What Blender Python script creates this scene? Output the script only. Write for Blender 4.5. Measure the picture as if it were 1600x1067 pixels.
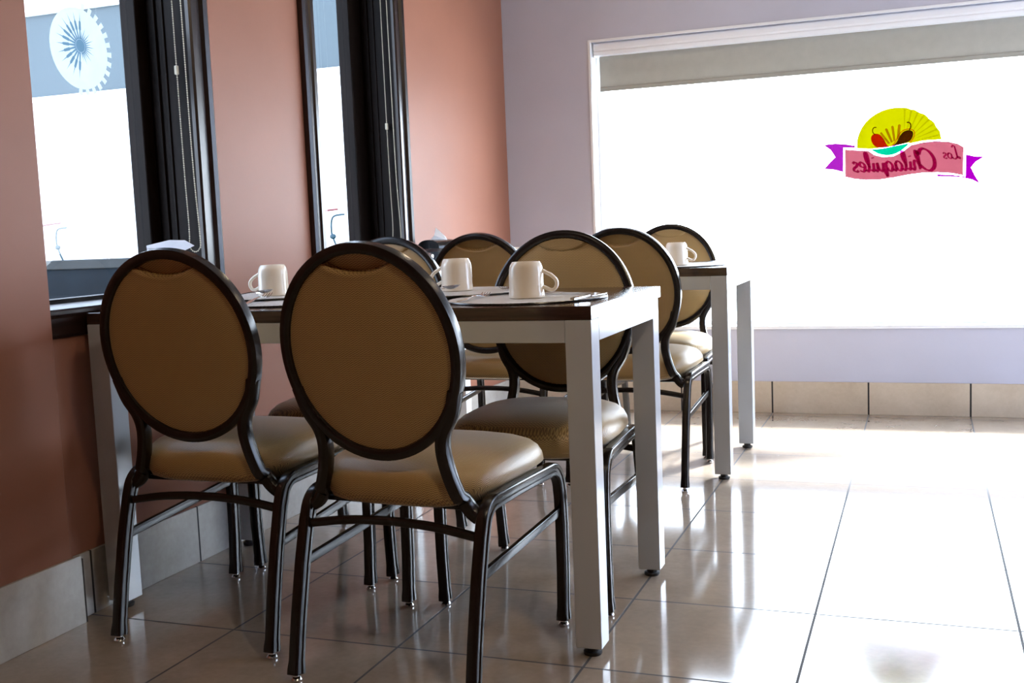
import bpy, bmesh, math, random
from mathutils import Vector, Matrix
from mathutils.geometry import tessellate_polygon
random.seed(7)
for _o in list(bpy.data.objects): bpy.data.objects.remove(_o)
SC = bpy.context.scene
COL = SC.collection

# ------------------------------------------------------------------ camera
cam_d = bpy.data.cameras.new('camera'); cam = bpy.data.objects.new('camera', cam_d); COL.objects.link(cam)
SC.camera = cam
cam_d.sensor_width = 36.0; cam_d.lens = 38.4375; cam_d.clip_start = 0.05; cam_d.clip_end = 200
_r = (0.9359103, 0.3498798, -0.0406959); _u = (0.0015831, 0.1113555, 0.9937794); _b = (0.3522350, -0.9301527, 0.1036649)
_m = Matrix(((_r[0], _u[0], _b[0]), (_r[1], _u[1], _b[1]), (_r[2], _u[2], _b[2]))).to_4x4()
_m.translation = Vector((1.59582, -2.19197, 0.95905))
cam.matrix_world = _m

# ------------------------------------------------------------------ world, lights, exposure
SKY = 21.0
W = bpy.data.worlds.new('overcast_sky'); SC.world = W; W.use_nodes = True
_n = W.node_tree.nodes; _l = W.node_tree.links
_bg = _n['Background']
_tc = _n.new('ShaderNodeTexCoord'); _sx = _n.new('ShaderNodeSeparateXYZ'); _cr = _n.new('ShaderNodeValToRGB')
_l.new(_tc.outputs['Generated'], _sx.inputs[0]); _l.new(_sx.outputs['Z'], _cr.inputs[0]); _l.new(_cr.outputs[0], _bg.inputs['Color'])
_cr.color_ramp.elements[0].position = 0.0; _cr.color_ramp.elements[0].color = (0.82, 0.89, 1.0, 1)
_cr.color_ramp.elements[1].position = 1.0; _cr.color_ramp.elements[1].color = (0.62, 0.76, 1.0, 1)
_bg.inputs['Strength'].default_value = SKY

def portal(name, loc, rot, sx, sy):
    d = bpy.data.lights.new(name, 'AREA'); d.shape = 'RECTANGLE'; d.size = sx; d.size_y = sy
    d.cycles.is_portal = True
    o = bpy.data.objects.new(name, d); COL.objects.link(o); o.location = loc; o.rotation_euler = rot
    return o
PI = math.pi
#portal('portal_back', (1.95, 3.42, 1.15), (-PI/2, 0, 0), 3.9, 1.5)       # light goes to -Y
#portal('portal_right', (3.86, -1.3, 1.25), (0, PI/2, 0), 2.3, 2.2)        # light goes to -X
_sd = bpy.data.lights.new('sun', 'SUN'); _sd.energy = 28.0; _sd.angle = math.radians(6); _sd.color = (0.93, 0.96, 1.0)
_so = bpy.data.objects.new('sun', _sd); COL.objects.link(_so)
_el, _az = math.radians(45), math.radians(25)                            # shines in through the shop window, from the right
_so.rotation_euler = Vector((math.sin(_az) * math.cos(_el), math.cos(_az) * math.cos(_el), math.sin(_el))).to_track_quat('Z', 'Y').to_euler()
_so.location = (3, 8, 6)
def lamp(loc, power, size, col=(1.0, 0.78, 0.52)):
    d = bpy.data.lights.new('downlight', 'AREA'); d.shape = 'DISK'; d.size = size; d.energy = power; d.color = col
    o = bpy.data.objects.new('downlight', d); COL.objects.link(o); o.location = loc
for lx, ly, pw in ((0.5, -1.7, 4), (2.3, -1.5, 26), (0.5, 0.5, 5), (2.1, 0.5, 5), (0.5, 2.3, 6), (2.1, 2.3, 6)):
    lamp((lx, ly, 2.66), pw, 0.14)

SC.view_settings.view_transform = 'Standard'; SC.view_settings.look = 'None'
SC.view_settings.exposure = 0.0; SC.view_settings.gamma = 1.0
SC.view_settings.use_curve_mapping = False

# ------------------------------------------------------------------ node helpers and materials
class NT:
    def __init__(s, name):
        s.m = bpy.data.materials.new(name); s.m.use_nodes = True
        s.t = s.m.node_tree; s.b = s.t.nodes['Principled BSDF']; s.out = s.t.nodes['Material Output']
    def n(s, kind, **kw):
        x = s.t.nodes.new('ShaderNode' + kind)
        for k, v in kw.items():
            if k.startswith('i_'):
                key = k[2:]
                x.inputs[int(key) if key.isdigit() else key].default_value = v
            else: setattr(x, k, v)
        return x
    def l(s, a, b): s.t.links.new(a, b)
    def val(s, op, a, b=None, c=None):
        x = s.n('Math', operation=op)
        for i, v in enumerate((a, b, c)):
            if v is None: continue
            if isinstance(v, (int, float)): x.inputs[i].default_value = v
            else: s.l(v, x.inputs[i])
        return x.outputs[0]
    def mix(s, f, a, b):
        x = s.n('Mix', data_type='RGBA')
        if isinstance(f, (int, float)): x.inputs[0].default_value = f
        else: s.l(f, x.inputs[0])
        for k, v in ((6, a), (7, b)):
            if isinstance(v, tuple): x.inputs[k].default_value = (*v, 1)
            else: s.l(v, x.inputs[k])
        return x.outputs[2]
    def bump(s, h, dist, strength=1.0):
        x = s.n('Bump'); x.inputs['Strength'].default_value = strength; x.inputs['Distance'].default_value = dist
        s.l(h, x.inputs['Height']); s.l(x.outputs[0], s.b.inputs['Normal'])
    def set(s, col=None, rough=None, metal=None, spec=None, **kw):
        if col is not None: s.b.inputs['Base Color'].default_value = (*col, 1)
        if rough is not None: s.b.inputs['Roughness'].default_value = rough
        if metal is not None: s.b.inputs['Metallic'].default_value = metal
        if spec is not None: s.b.inputs['Specular IOR Level'].default_value = spec
        for k, v in kw.items(): s.b.inputs[k].default_value = v
        return s

def noisy(name, col, rough, var=0.12, scale=20, bump=0.0, bscale=200, metal=0.0, spec=0.5, coord='Object', stretch=(1, 1, 1), **kw):
    t = NT(name); t.set(col, rough, metal, spec, **kw)
    tc = t.n('TexCoord'); mp = t.n('Mapping'); mp.inputs['Scale'].default_value = stretch
    t.l(tc.outputs[coord], mp.inputs[0])
    nz = t.n('TexNoise'); nz.inputs['Scale'].default_value = scale; nz.inputs['Detail'].default_value = 5
    t.l(mp.outputs[0], nz.inputs['Vector'])
    a = tuple(c * (1 - var) for c in col); b = tuple(min(1, c * (1 + var)) for c in col)
    f = t.val('MULTIPLY_ADD', nz.outputs[0], 2.4, -0.7); 
    cl = t.n('Clamp'); t.l(f, cl.inputs[0])
    t.l(t.mix(cl.outputs[0], a, b), t.b.inputs['Base Color'])
    if bump:
        n2 = t.n('TexNoise'); n2.inputs['Scale'].default_value = bscale; n2.inputs['Detail'].default_value = 3
        t.l(mp.outputs[0], n2.inputs['Vector']); t.bump(n2.outputs[0], bump)
    return t.m

M = {}
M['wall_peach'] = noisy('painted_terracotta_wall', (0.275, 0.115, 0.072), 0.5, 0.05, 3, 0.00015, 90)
M['wall_peach'].node_tree.nodes['Principled BSDF'].inputs['Specular IOR Level'].default_value = 0.22
M['wall_grey'] = noisy('painted_lilac_grey_wall', (0.50, 0.505, 0.60), 0.6, 0.03, 3, 0.0004, 60)
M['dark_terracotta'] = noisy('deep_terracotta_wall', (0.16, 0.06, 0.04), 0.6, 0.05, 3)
M['ceiling'] = noisy('ceiling_plaster', (0.16, 0.14, 0.13), 0.8, 0.03, 3)
M['white_reveal'] = noisy('white_window_paint', (0.80, 0.82, 0.85), 0.35, 0.02, 8)
M['dark_wood'] = noisy('dark_stained_wood', (0.014, 0.006, 0.0046), 0.28, 0.4, 8, 0.0, 60, stretch=(6, 6, 0.5))
M['matte_wood'] = noisy('dark_wood_matte_stain', (0.0065, 0.0035, 0.0025), 0.45, 0.4, 8, spec=0.08, stretch=(6, 6, 0.5))
M['dark_wood_h'] = noisy('dark_stained_wood_sill', (0.018, 0.008, 0.006), 0.3, 0.4, 8, spec=0.14, stretch=(6, 0.5, 6))
M['laminate'] = noisy('dark_brown_table_laminate', (0.040, 0.021, 0.016), 0.15, 0.45, 14, 0.0, 80, stretch=(0.6, 9, 9))
M['table_paint'] = noisy('light_grey_table_enamel', (0.47, 0.50, 0.54), 0.14, 0.03, 6, 0.0, 300)
M['frame_metal'] = noisy('dark_brown_powder_coat', (0.008, 0.0055, 0.005), 0.24, 0.1, 8)
M['black_plastic'] = noisy('black_plastic', (0.012, 0.012, 0.013), 0.25, 0.2, 30)
M['rubber'] = noisy('black_rubber', (0.02, 0.02, 0.02), 0.6, 0.2, 30)
M['chrome'] = noisy('chrome_glide', (0.75, 0.75, 0.76), 0.15, 0.05, 30, metal=1.0)
M['steel'] = noisy('polished_steel', (0.62, 0.60, 0.60), 0.16, 0.05, 30, metal=1.0)
M['china'] = noisy('cream_glazed_china', (0.84, 0.76, 0.64), 0.06, 0.03, 12, 0.00008, 50)
M['paper'] = noisy('white_paper', (0.85, 0.85, 0.86), 0.8, 0.03, 30)
M['bead'] = noisy('cream_plastic_beads', (0.60, 0.55, 0.42), 0.35, 0.1, 30)
M['pavement'] = noisy('pale_concrete', (0.62, 0.61, 0.58), 0.85, 0.08, 2, coord='Object')
M['facade_white'] = noisy('white_render', (0.80, 0.80, 0.78), 0.8, 0.03, 1)
M['facade_blue'] = noisy('blue_grey_fascia_panel', (0.052, 0.074, 0.083), 0.5, 0.06, 1)
M['lowwall'] = noisy('dark_slate_wall', (0.005, 0.008, 0.011), 0.7, 0.4, 3, spec=0.1)
M['coping'] = noisy('grey_coping', (0.026, 0.027, 0.026), 0.7, 0.2, 3, spec=0.2)
M['post_teal'] = noisy('dark_teal_metal', (0.0, 0.03, 0.045), 0.4, 0.2, 8)
M['post_red'] = noisy('red_plastic', (0.16, 0.02, 0.02), 0.4, 0.2, 8)
M['grout'] = noisy('dark_grout', (0.03, 0.025, 0.022), 0.9, 0.2, 30)

def tile_material(name, base, dark, axes, off, size=0.45, gw=0.006, rough=0.1, soil=0.3):
    """Glazed tile with grout lines every `size` along the given object axes (None = no joint)."""
    t = NT(name); t.set(base, rough, 0, 0.5)
    tc = t.n('TexCoord'); sp = t.n('SeparateXYZ'); t.l(tc.outputs['Object'], sp.inputs[0])
    masks = []; ids = []
    for ax, o in zip(axes, off):
        v = t.val('DIVIDE', t.val('SUBTRACT', sp.outputs[ax], o), size)
        fr = t.val('FRACT', v); ids.append(t.val('FLOOR', v))
        d = t.val('MINIMUM', fr, t.val('SUBTRACT', 1.0, fr))
        masks.append(t.val('LESS_THAN', d, gw / size / 2))
    mk = masks[0]
    for m_ in masks[1:]: mk = t.val('MAXIMUM', mk, m_)
    nz = t.n('TexNoise'); nz.inputs['Scale'].default_value = 6; nz.inputs['Detail'].default_value = 8; nz.inputs['Roughness'].default_value = 0.65
    t.l(tc.outputs['Object'], nz.inputs['Vector'])
    n2 = t.n('TexNoise'); n2.inputs['Scale'].default_value = 60; n2.inputs['Detail'].default_value = 4
    t.l(tc.outputs['Object'], n2.inputs['Vector'])
    f = t.val('MULTIPLY_ADD', nz.outputs[0], 1.6, -0.3)
    f = t.val('ADD', f, t.val('MULTIPLY_ADD', n2.outputs[0], 0.5, -0.25))
    wn = t.n('TexWhiteNoise', noise_dimensions='2D'); cb = t.n('CombineXYZ')
    t.l(ids[0], cb.inputs[0]); t.l(ids[-1], cb.inputs[1]); t.l(cb.outputs[0], wn.inputs['Vector'])
    f = t.val('ADD', f, t.val('MULTIPLY_ADD', wn.outputs['Value'], soil, -soil / 2))
    cl = t.n('Clamp'); t.l(f, cl.inputs[0])
    c = t.mix(cl.outputs[0], base, dark)
    c = t.mix(mk, c, (0.022, 0.018, 0.016))
    t.l(c, t.b.inputs['Base Color'])
    r = t.n('Mix', data_type='FLOAT'); t.l(mk, r.inputs[0]); 
    t.l(t.val('MULTIPLY_ADD', nz.outputs[0], 0.06, rough - 0.03), r.inputs[2]); r.inputs[3].default_value = 0.8
    t.l(r.outputs[0], t.b.inputs['Roughness'])
    h = t.val('SUBTRACT', t.val('MULTIPLY', n2.outputs[0], 0.02), mk)
    t.bump(h, 0.0012, 0.6)
    return t.m
M['floor_tile'] = tile_material('glazed_beige_floor_tile', (0.37, 0.30, 0.235), (0.25, 0.195, 0.15), (0, 1), (0, 0), rough=0.10)
M['floor_tile'].node_tree.nodes['Principled BSDF'].inputs['Specular IOR Level'].default_value = 1.0
M['base_tile_y'] = tile_material('beige_skirting_tile_left', (0.50, 0.47, 0.43), (0.34, 0.31, 0.27), (1,), (0.012,), gw=0.007, rough=0.25)
M['base_tile_x'] = tile_material('beige_skirting_tile_back', (0.62, 0.52, 0.40), (0.47, 0.38, 0.28), (0,), (0.0,), gw=0.008, rough=0.25)

def herringbone(name, horizontal):
    """Small woven zigzag: v runs along the pattern rows, u across."""
    t = NT(name); t.set((0.3, 0.2, 0.1), 0.38, 0, 0.65)
    t.b.inputs['Sheen Weight'].default_value = 0.25; t.b.inputs['Sheen Roughness'].default_value = 0.4
    tc = t.n('TexCoord'); sp = t.n('SeparateXYZ'); t.l(tc.outputs['Object'], sp.inputs[0])
    u = sp.outputs[0]
    v = t.val('ADD', sp.outputs[1], sp.outputs[2]) if horizontal else sp.outputs[2]
    tri = t.val('PINGPONG', t.val('MULTIPLY', u, 1.0), 0.0046)
    ph = t.val('MULTIPLY', t.val('ADD', v, t.val('MULTIPLY', tri, 0.75)), 2 * PI / 0.0046)
    s = t.val('MULTIPLY_ADD', t.val('SINE', ph), 0.5, 0.5)
    nz = t.n('TexNoise'); nz.inputs['Scale'].default_value = 900; t.l(tc.outputs['Object'], nz.inputs['Vector'])
    n3 = t.n('TexNoise'); n3.inputs['Scale'].default_value = 5; t.l(tc.outputs['Object'], n3.inputs['Vector'])
    f = t.val('ADD', s, t.val('MULTIPLY_ADD', nz.outputs[0], 0.5, -0.25)); cl = t.n('Clamp'); t.l(f, cl.inputs[0])
    c = t.mix(cl.outputs[0], (0.165, 0.092, 0.030), (0.56, 0.375, 0.145))
    c2 = t.mix(t.val('MULTIPLY_ADD', n3.outputs[0], 0.5, -0.1), c, (0.30, 0.19, 0.08))
    t.l(c2, t.b.inputs['Base Color'])
    t.bump(s, 0.0006, 0.4)
    return t.m
M['fabric_v'] = herringbone('tan_herringbone_back_fabric', False)
M['fabric_h'] = herringbone('tan_herringbone_seat_fabric', True)

def weave_material():
    t = NT('woven_placemat'); t.set((0.5, 0.47, 0.43), 0.5, 0, 0.5)
    tc = t.n('TexCoord'); sp = t.n('SeparateXYZ'); t.l(tc.outputs['Object'], sp.inputs[0])
    k = 2 * PI / 0.010
    a = t.val('MULTIPLY', t.val('SINE', t.val('MULTIPLY', sp.outputs[0], k)), t.val('SINE', t.val('MULTIPLY', sp.outputs[1], k)))
    f = t.val('MULTIPLY_ADD', a, 0.5, 0.5)
    t.l(t.mix(f, (0.22, 0.215, 0.21), (0.82, 0.80, 0.78)), t.b.inputs['Base Color'])
    t.bump(f, 0.0012, 0.8)
    return t.m
M['weave'] = weave_material()

def glass_material(name, tint=(0.96, 0.98, 0.98), refl=1.0):
    t = NT(name); t.t.nodes.remove(t.b)
    tr = t.n('BsdfTransparent'); tr.inputs[0].default_value = (*tint, 1)
    gl = t.n('BsdfGlossy'); gl.inputs['Roughness'].default_value = 0.02
    ge = t.n('NewGeometry'); dp = t.n('VectorMath', operation='DOT_PRODUCT')
    t.l(ge.outputs['Normal'], dp.inputs[0]); t.l(ge.outputs['Incoming'], dp.inputs[1])
    c = t.val('SUBTRACT', 1.0, t.val('ABSOLUTE', dp.outputs['Value']))
    fr = t.val('MULTIPLY_ADD', t.val('POWER', c, 5.0), 0.96 * refl, 0.04 * refl)
    mx = t.n('MixShader'); t.l(fr, mx.inputs[0]); t.l(tr.outputs[0], mx.inputs[1]); t.l(gl.outputs[0], mx.inputs[2])
    t.l(mx.outputs[0], t.out.inputs[0])
    return t.m
M['glass'] = glass_material('window_glass')
M['side_glass'] = glass_material('grey_tinted_side_glass', (0.56, 0.58, 0.60), 0.6)
M['light_cutting_glass'] = glass_material('light_cutting_door_glass', (0.66, 0.70, 0.76))  # invented tint, added to cut and cool daylight through the unseen door
M['clear_plastic'] = glass_material('smoked_clear_plastic', (0.22, 0.23, 0.25))
M['jar_glass'] = glass_material('jar_glass', (0.80, 0.83, 0.85))

def film(name, col, trans=0.5):
    """Printed or frosted film: reflects a little from the room, glows through from daylight."""
    t = NT(name); t.t.nodes.remove(t.b)
    d = t.n('BsdfDiffuse'); d.inputs[0].default_value = (*col, 1)
    tl = t.n('BsdfTranslucent'); tl.inputs[0].default_value = (*col, 1)
    nz = t.n('TexNoise'); nz.inputs['Scale'].default_value = 25
    tc = t.n('TexCoord'); t.l(tc.outputs['Object'], nz.inputs[0])
    c = t.mix(nz.outputs[0], tuple(x * 0.92 for x in col), tuple(min(1, x * 1.06) for x in col))
    t.l(c, d.inputs[0]); t.l(c, tl.inputs[0])
    mx = t.n('MixShader'); mx.inputs[0].default_value = trans; t.l(d.outputs[0], mx.inputs[1]); t.l(tl.outputs[0], mx.inputs[2])
    t.l(mx.outputs[0], t.out.inputs[0])
    return t.m

def tint_film(name, col):
    t = NT(name); t.t.nodes.remove(t.b)
    tr = t.n('BsdfTransparent'); tr.inputs[0].default_value = (*col, 1); t.l(tr.outputs[0], t.out.inputs[0])
    return t.m

# ------------------------------------------------------------------ mesh helpers
def link(name, bm, mat, parent=None, smooth=False, recalc=True):
    if recalc: bmesh.ops.recalc_face_normals(bm, faces=bm.faces[:])
    me = bpy.data.meshes.new(name); bm.to_mesh(me); bm.free()
    if smooth:
        for p in me.polygons: p.use_smooth = True
        if smooth != 'all':
            me.set_sharp_from_angle(angle=math.radians(38))
    o = bpy.data.objects.new(name, me); COL.objects.link(o)
    if mat is not None: me.materials.append(M[mat] if isinstance(mat, str) else mat)
    if parent: o.parent = parent
    return o
def thing(name, label, cat, loc=(0, 0, 0), rotz=0, group=None):
    o = bpy.data.objects.new(name, None); COL.objects.link(o); o.empty_display_size = 0.05
    o.location = loc; o.rotation_euler = (0, 0, rotz); return tag(o, label, cat, group)
def tag(o, label, cat, group=None):
    o['label'] = label; o['category'] = cat
    if group: o['group'] = group
    return o
def struct(o, label=None, cat=None):
    o['kind'] = 'structure'
    if label: o['label'] = label
    if cat: o['category'] = cat
    return o
def box(bm, x0, x1, y0, y1, z0, z1, bev=0.0, seg=2):
    v = [bm.verts.new((x, y, z)) for x in (x0, x1) for y in (y0, y1) for z in (z0, z1)]
    f = [bm.faces.new([v[i] for i in q]) for q in ((0, 1, 3, 2), (4, 6, 7, 5), (0, 4, 5, 1), (2, 3, 7, 6), (0, 2, 6, 4), (1, 5, 7, 3))]
    if bev:
        es = set()
        for q in f: es.update(q.edges)
        bmesh.ops.bevel(bm, geom=list(es), offset=bev, segments=seg, affect='EDGES', profile=0.5)
def boxes(name, mat, parent, *bs, bev=0.0, smooth=False):
    bm = bmesh.new()
    for b in bs: box(bm, *b, bev=bev)
    return link(name, bm, mat, parent, smooth)
def sweep(bm, path, prof, side, closed=False, cap=True):
    """Sweep profile [(a,b)] along path; a goes along `side` (a fixed vector or list), b along cross(tangent, side)."""
    n = len(path); rings = []
    for i, p in enumerate(path):
        p = Vector(p)
        if closed: t = Vector(path[(i + 1) % n]) - Vector(path[i - 1])
        else: t = Vector(path[min(i + 1, n - 1)]) - Vector(path[max(i - 1, 0)])
        t.normalize(); s = Vector(side[i] if isinstance(side, list) else side)
        s = (s - t * s.dot(t)).normalized(); b = t.cross(s)
        pr = prof[i] if isinstance(prof[0][0], (tuple, list)) else prof
        rings.append([bm.verts.new(p + s * a + b * c) for a, c in pr])
    m = len(rings[0])
    for i in range(n if closed else n - 1):
        A, B = rings[i], rings[(i + 1) % n]
        for j in range(m): bm.faces.new((A[j], A[(j + 1) % m], B[(j + 1) % m], B[j]))
    if cap and not closed:
        bm.faces.new(rings[0][::-1]); bm.faces.new(rings[-1])
def lathe(bm, prof, c=(0, 0, 0), seg=40, caps=True):
    rings = []
    for r, z in prof:
        rings.append([bm.verts.new((c[0] + r * math.cos(2 * PI * k / seg), c[1] + r * math.sin(2 * PI * k / seg), c[2] + z)) for k in range(seg)])
    for A, B in zip(rings, rings[1:]):
        for k in range(seg): bm.faces.new((A[k], A[(k + 1) % seg], B[(k + 1) % seg], B[k]))
    if caps: bm.faces.new(rings[0][::-1]); bm.faces.new(rings[-1])
def rrect(w, h, r=0.004, groove=0.0, k=3):
    """rounded rectangle profile; a shallow groove runs down both wide (b) faces if asked"""
    pts = []
    for cx, cy, a0 in ((w/2-r, h/2-r, 0), (-w/2+r, h/2-r, 90), (-w/2+r, -h/2+r, 180), (w/2-r, -h/2+r, 270)):
        for i in range(k + 1):
            a = math.radians(a0 + 90 * i / k); pts.append((cx + r * math.cos(a), cy + r * math.sin(a)))
        if groove and a0 in (90, 270):
            sgn = -1 if a0 == 90 else 1
            g = h * 0.16
            pts += [(sgn * w/2, -sgn * -g if False else (g if a0 == 90 else -g)), (sgn * (w/2 - groove), (g*0.6 if a0 == 90 else -g*0.6)),
                    (sgn * (w/2 - groove), (-g*0.6 if a0 == 90 else g*0.6)), (sgn * w/2, (-g if a0 == 90 else g))]
    return pts
def tube_prof(r, n=10): return [(r * math.cos(2*PI*k/n), r * math.sin(2*PI*k/n)) for k in range(n)]
def catmull(P, n=6, closed=False):
    P = [Vector(p) for p in P]; out = []
    N = len(P)
    rng = range(N) if closed else range(N - 1)
    for i in rng:
        p0 = P[i-1] if (closed or i > 0) else P[0]; p1 = P[i]; p2 = P[(i+1) % N]
        p3 = P[(i+2) % N] if (closed or i + 2 < N) else P[-1]
        for k in range(n):
            t = k / n
            out.append(0.5 * ((2*p1) + (-p0+p2)*t + (2*p0-5*p1+4*p2-p3)*t*t + (-p0+3*p1-3*p2+p3)*t**3))
    if not closed: out.append(P[-1])
    return out
def copy_tree(o, parent=None):
    c = o.copy(); COL.objects.link(c)
    if parent: c.parent = parent
    for ch in o.children: copy_tree(ch, c)
    return c

def flat_poly(bm, co):
    """one flat, possibly concave, polygon as clean triangles"""
    v = [bm.verts.new(c) for c in co]
    for t in tessellate_polygon([[Vector(c) for c in co]]):
        bm.faces.new([v[i] for i in t])
    return v

# ------------------------------------------------------------------ room shell
XL, YB, XR, YF, ZC = -0.445, 3.237, 3.85, -4.6, 2.72
struct(boxes('floor', 'floor_tile', None, (-0.66, XR + 0.2, YF - 0.2, YB + 0.2, -0.12, 0)))
struct(boxes('ceiling', 'ceiling', None, (-0.66, XR + 0.2, YF - 0.2, YB + 0.2, ZC, ZC + 0.12)))
# left wall with two tall openings
W1 = (-0.085, 0.60); W2 = (1.285, 1.965); WZ = (0.79, 2.16)
struct(boxes('wall_left', 'wall_peach', None,
    (-0.66, XL, YF, W1[0], 0, ZC), (-0.66, XL, W1[1], W2[0], 0, ZC), (-0.66, XL, W2[1], YB, 0, ZC),
    (-0.66, XL, W1[0], W1[1], 0, WZ[0]), (-0.66, XL, W1[0], W1[1], WZ[1], ZC),
    (-0.66, XL, W2[0], W2[1], 0, WZ[0]), (-0.66, XL, W2[0], W2[1], WZ[1], ZC)))
# shallow pier nearer the camera on the same wall
struct(boxes('wall_left_pier', 'wall_peach', None, (XL - 0.002, XL + 0.028, YF, -0.075, 0.0, ZC), bev=0.003))
# back wall with the wide shop window
BZ = (0.425, 1.868); BX = (0.025, 3.75)
struct(boxes('wall_back', 'wall_grey', None, (XL - 0.21, BX[0], YB, YB + 0.2, 0, ZC), (BX[1], XR + 0.2, YB, YB + 0.2, 0, ZC),
    (BX[0], BX[1], YB, YB + 0.2, 0, BZ[0]), (BX[0], BX[1], YB, YB + 0.2, BZ[1], ZC)))
DY0, DY1, DZ = 1.3, 2.9, 2.35
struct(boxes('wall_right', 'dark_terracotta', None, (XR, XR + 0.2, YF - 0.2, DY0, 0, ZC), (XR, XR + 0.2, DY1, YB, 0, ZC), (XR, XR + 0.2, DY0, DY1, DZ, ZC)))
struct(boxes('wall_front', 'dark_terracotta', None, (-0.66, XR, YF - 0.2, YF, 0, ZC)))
# glazed entrance in the right wall, outside the frame
dm = (DY0 + DY1) / 2
e = struct(boxes('door_1', 'white_reveal', None, (XR + 0.05, XR + 0.11, DY0, DY0 + 0.06, 0, DZ), (XR + 0.05, XR + 0.11, DY1 - 0.06, DY1, 0, DZ),
    (XR + 0.05, XR + 0.11, dm - 0.03, dm + 0.03, 0.08, DZ - 0.06), (XR + 0.05, XR + 0.11, DY0 + 0.06, DY1 - 0.06, DZ - 0.06, DZ), (XR + 0.05, XR + 0.11, DY0 + 0.06, DY1 - 0.06, 0.0, 0.08)))
boxes('glass_pane', 'light_cutting_glass', e, (XR + 0.075, XR + 0.083, DY0 + 0.06, dm - 0.03, 0.08, DZ - 0.06))
boxes('glass_pane', 'light_cutting_glass', e, (XR + 0.075, XR + 0.083, dm + 0.03, DY1 - 0.06, 0.08, DZ - 0.06))
# skirting tiles
struct(boxes('baseboard_left', 'base_tile_y', None, (XL, XL + 0.009, -0.044, YB, 0.0, 0.168), bev=0.0015))
struct(boxes('baseboard_back', 'base_tile_x', None, (XL + 0.009, XR, YB - 0.011, YB, 0.0, 0.155), bev=0.0015))
struct(boxes('baseboard_pier', 'base_tile_y', None, (XL + 0.028, XL + 0.038, YF, -0.052, 0.0, 0.176), bev=0.0015))
struct(boxes('trim_1', 'grout', None, (XL + 0.0285, XL + 0.0365, -0.0525, -0.046, 0.0, 0.166)))

# ------------------------------------------------------------------ side windows
def casing_profile(w):                                   # (across, proud)
    return [(0, 0), (0, 0.012), (0.006, 0.018), (w*0.3, 0.018), (w*0.36, 0.011), (w*0.62, 0.011), (w*0.70, 0.022), (w*0.86, 0.026), (w, 0.020), (w, 0)]
def side_window(idx, y0, y1, has_left, stile_r):
    z0, z1 = WZ
    xo = XL; w = 0.085
    root = struct(thing('window_%d' % idx, '', 'window', (0, 0, 0)))
    del root['label']; del root['category']
    def vert_casing(ys, sgn):
        bm = bmesh.new()
        pr = casing_profile(w)
        a = [bm.verts.new((xo + h, ys + sgn * c, z0 + 0.0115)) for c, h in pr]; b = [bm.verts.new((xo + h, ys + sgn * c, z1 + w)) for c, h in pr]
        for i in range(len(pr)): bm.faces.new((a[i], a[(i+1) % len(pr)], b[(i+1) % len(pr)], b[i]))
        bm.faces.new(a); bm.faces.new(b[::-1]); link('casing', bm, 'dark_wood', root)
    vert_casing(y1 - 0.018, 1)
    if has_left: vert_casing(y0 + 0.018, -1)
    boxes('casing', 'dark_wood_h', root, (xo, xo + 0.02, y0, y1, z1 - 0.018, z1 + w), bev=0.003)
    # liner
    boxes('jamb', 'matte_wood', root, (-0.655, xo, y0, y0 + 0.018, z0, z1))
    boxes('jamb', 'matte_wood', root, (-0.655, xo, y1 - 0.018, y1, z0, z1), (-0.575, -0.55, y1 - 0.026, y1 - 0.018, z0, z1), (-0.53, -0.522, y1 - 0.023, y1 - 0.018, z0, z1), bev=0.001)
    boxes('head', 'matte_wood', root, (-0.655, xo, y0 + 0.018, y1 - 0.018, z1 - 0.018, z1))
    # sash
    bm = bmesh.new()
    box(bm, -0.64, -0.585, y0 + 0.018, y0 + 0.07, z0 + 0.018, z1 - 0.018, 0.003)
    box(bm, -0.64, -0.585, y1 - 0.018 - stile_r, y1 - 0.019, z0 + 0.018, z1 - 0.018, 0.003)
    box(bm, -0.636, -0.589, y0 + 0.06, y1 - 0.03 - stile_r * 0.6, z0 + 0.006, z0 + 0.026, 0.002)
    box(bm, -0.636, -0.589, y0 + 0.06, y1 - 0.03 - stile_r * 0.6, z1 - 0.08, z1 - 0.018, 0.002)
    link('sash_frame', bm, 'matte_wood', root)
    boxes('glass_pane', 'side_glass', root, (-0.617, -0.611, y0 + 0.06, y1 - 0.03 - stile_r * 0.6, z0 + 0.02, z1 - 0.07))
    # sill board with nosing and apron moulding
    ya = y0 - (0.06 if has_left else -0.012); yb = y1 + 0.064
    bm = bmesh.new()
    pr = [(-0.655, 0.785), (-0.655, 0.806), (-0.46, 0.802), (xo + 0.014, 0.801), (xo + 0.020, 0.796), (xo + 0.020, 0.788), (xo + 0.014, 0.783),
          (xo + 0.011, 0.778), (xo + 0.011, 0.768), (xo + 0.010, 0.752), (xo + 0.009, 0.736), (xo + 0.005, 0.728), (xo + 0.001, 0.727), (xo + 0.001, 0.785)]
    a = [bm.verts.new((x, ya if x > xo - 0.01 else y0 + 0.001, z)) for x, z in pr]; b = [bm.verts.new((x, yb if x > xo - 0.01 else y1 - 0.001, z)) for x, z in pr]
    for i in range(len(pr)): bm.faces.new((a[i], a[(i+1) % len(pr)], b[(i+1) % len(pr)], b[i]))
    bm.faces.new(a[::-1]); bm.faces.new(b)
    link('window_sill', bm, 'dark_wood_h', root)
    return root
side_window(1, W1[0], W1[1], False, 0.05)
side_window(2, W2[0], W2[1], True, 0.10)

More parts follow.
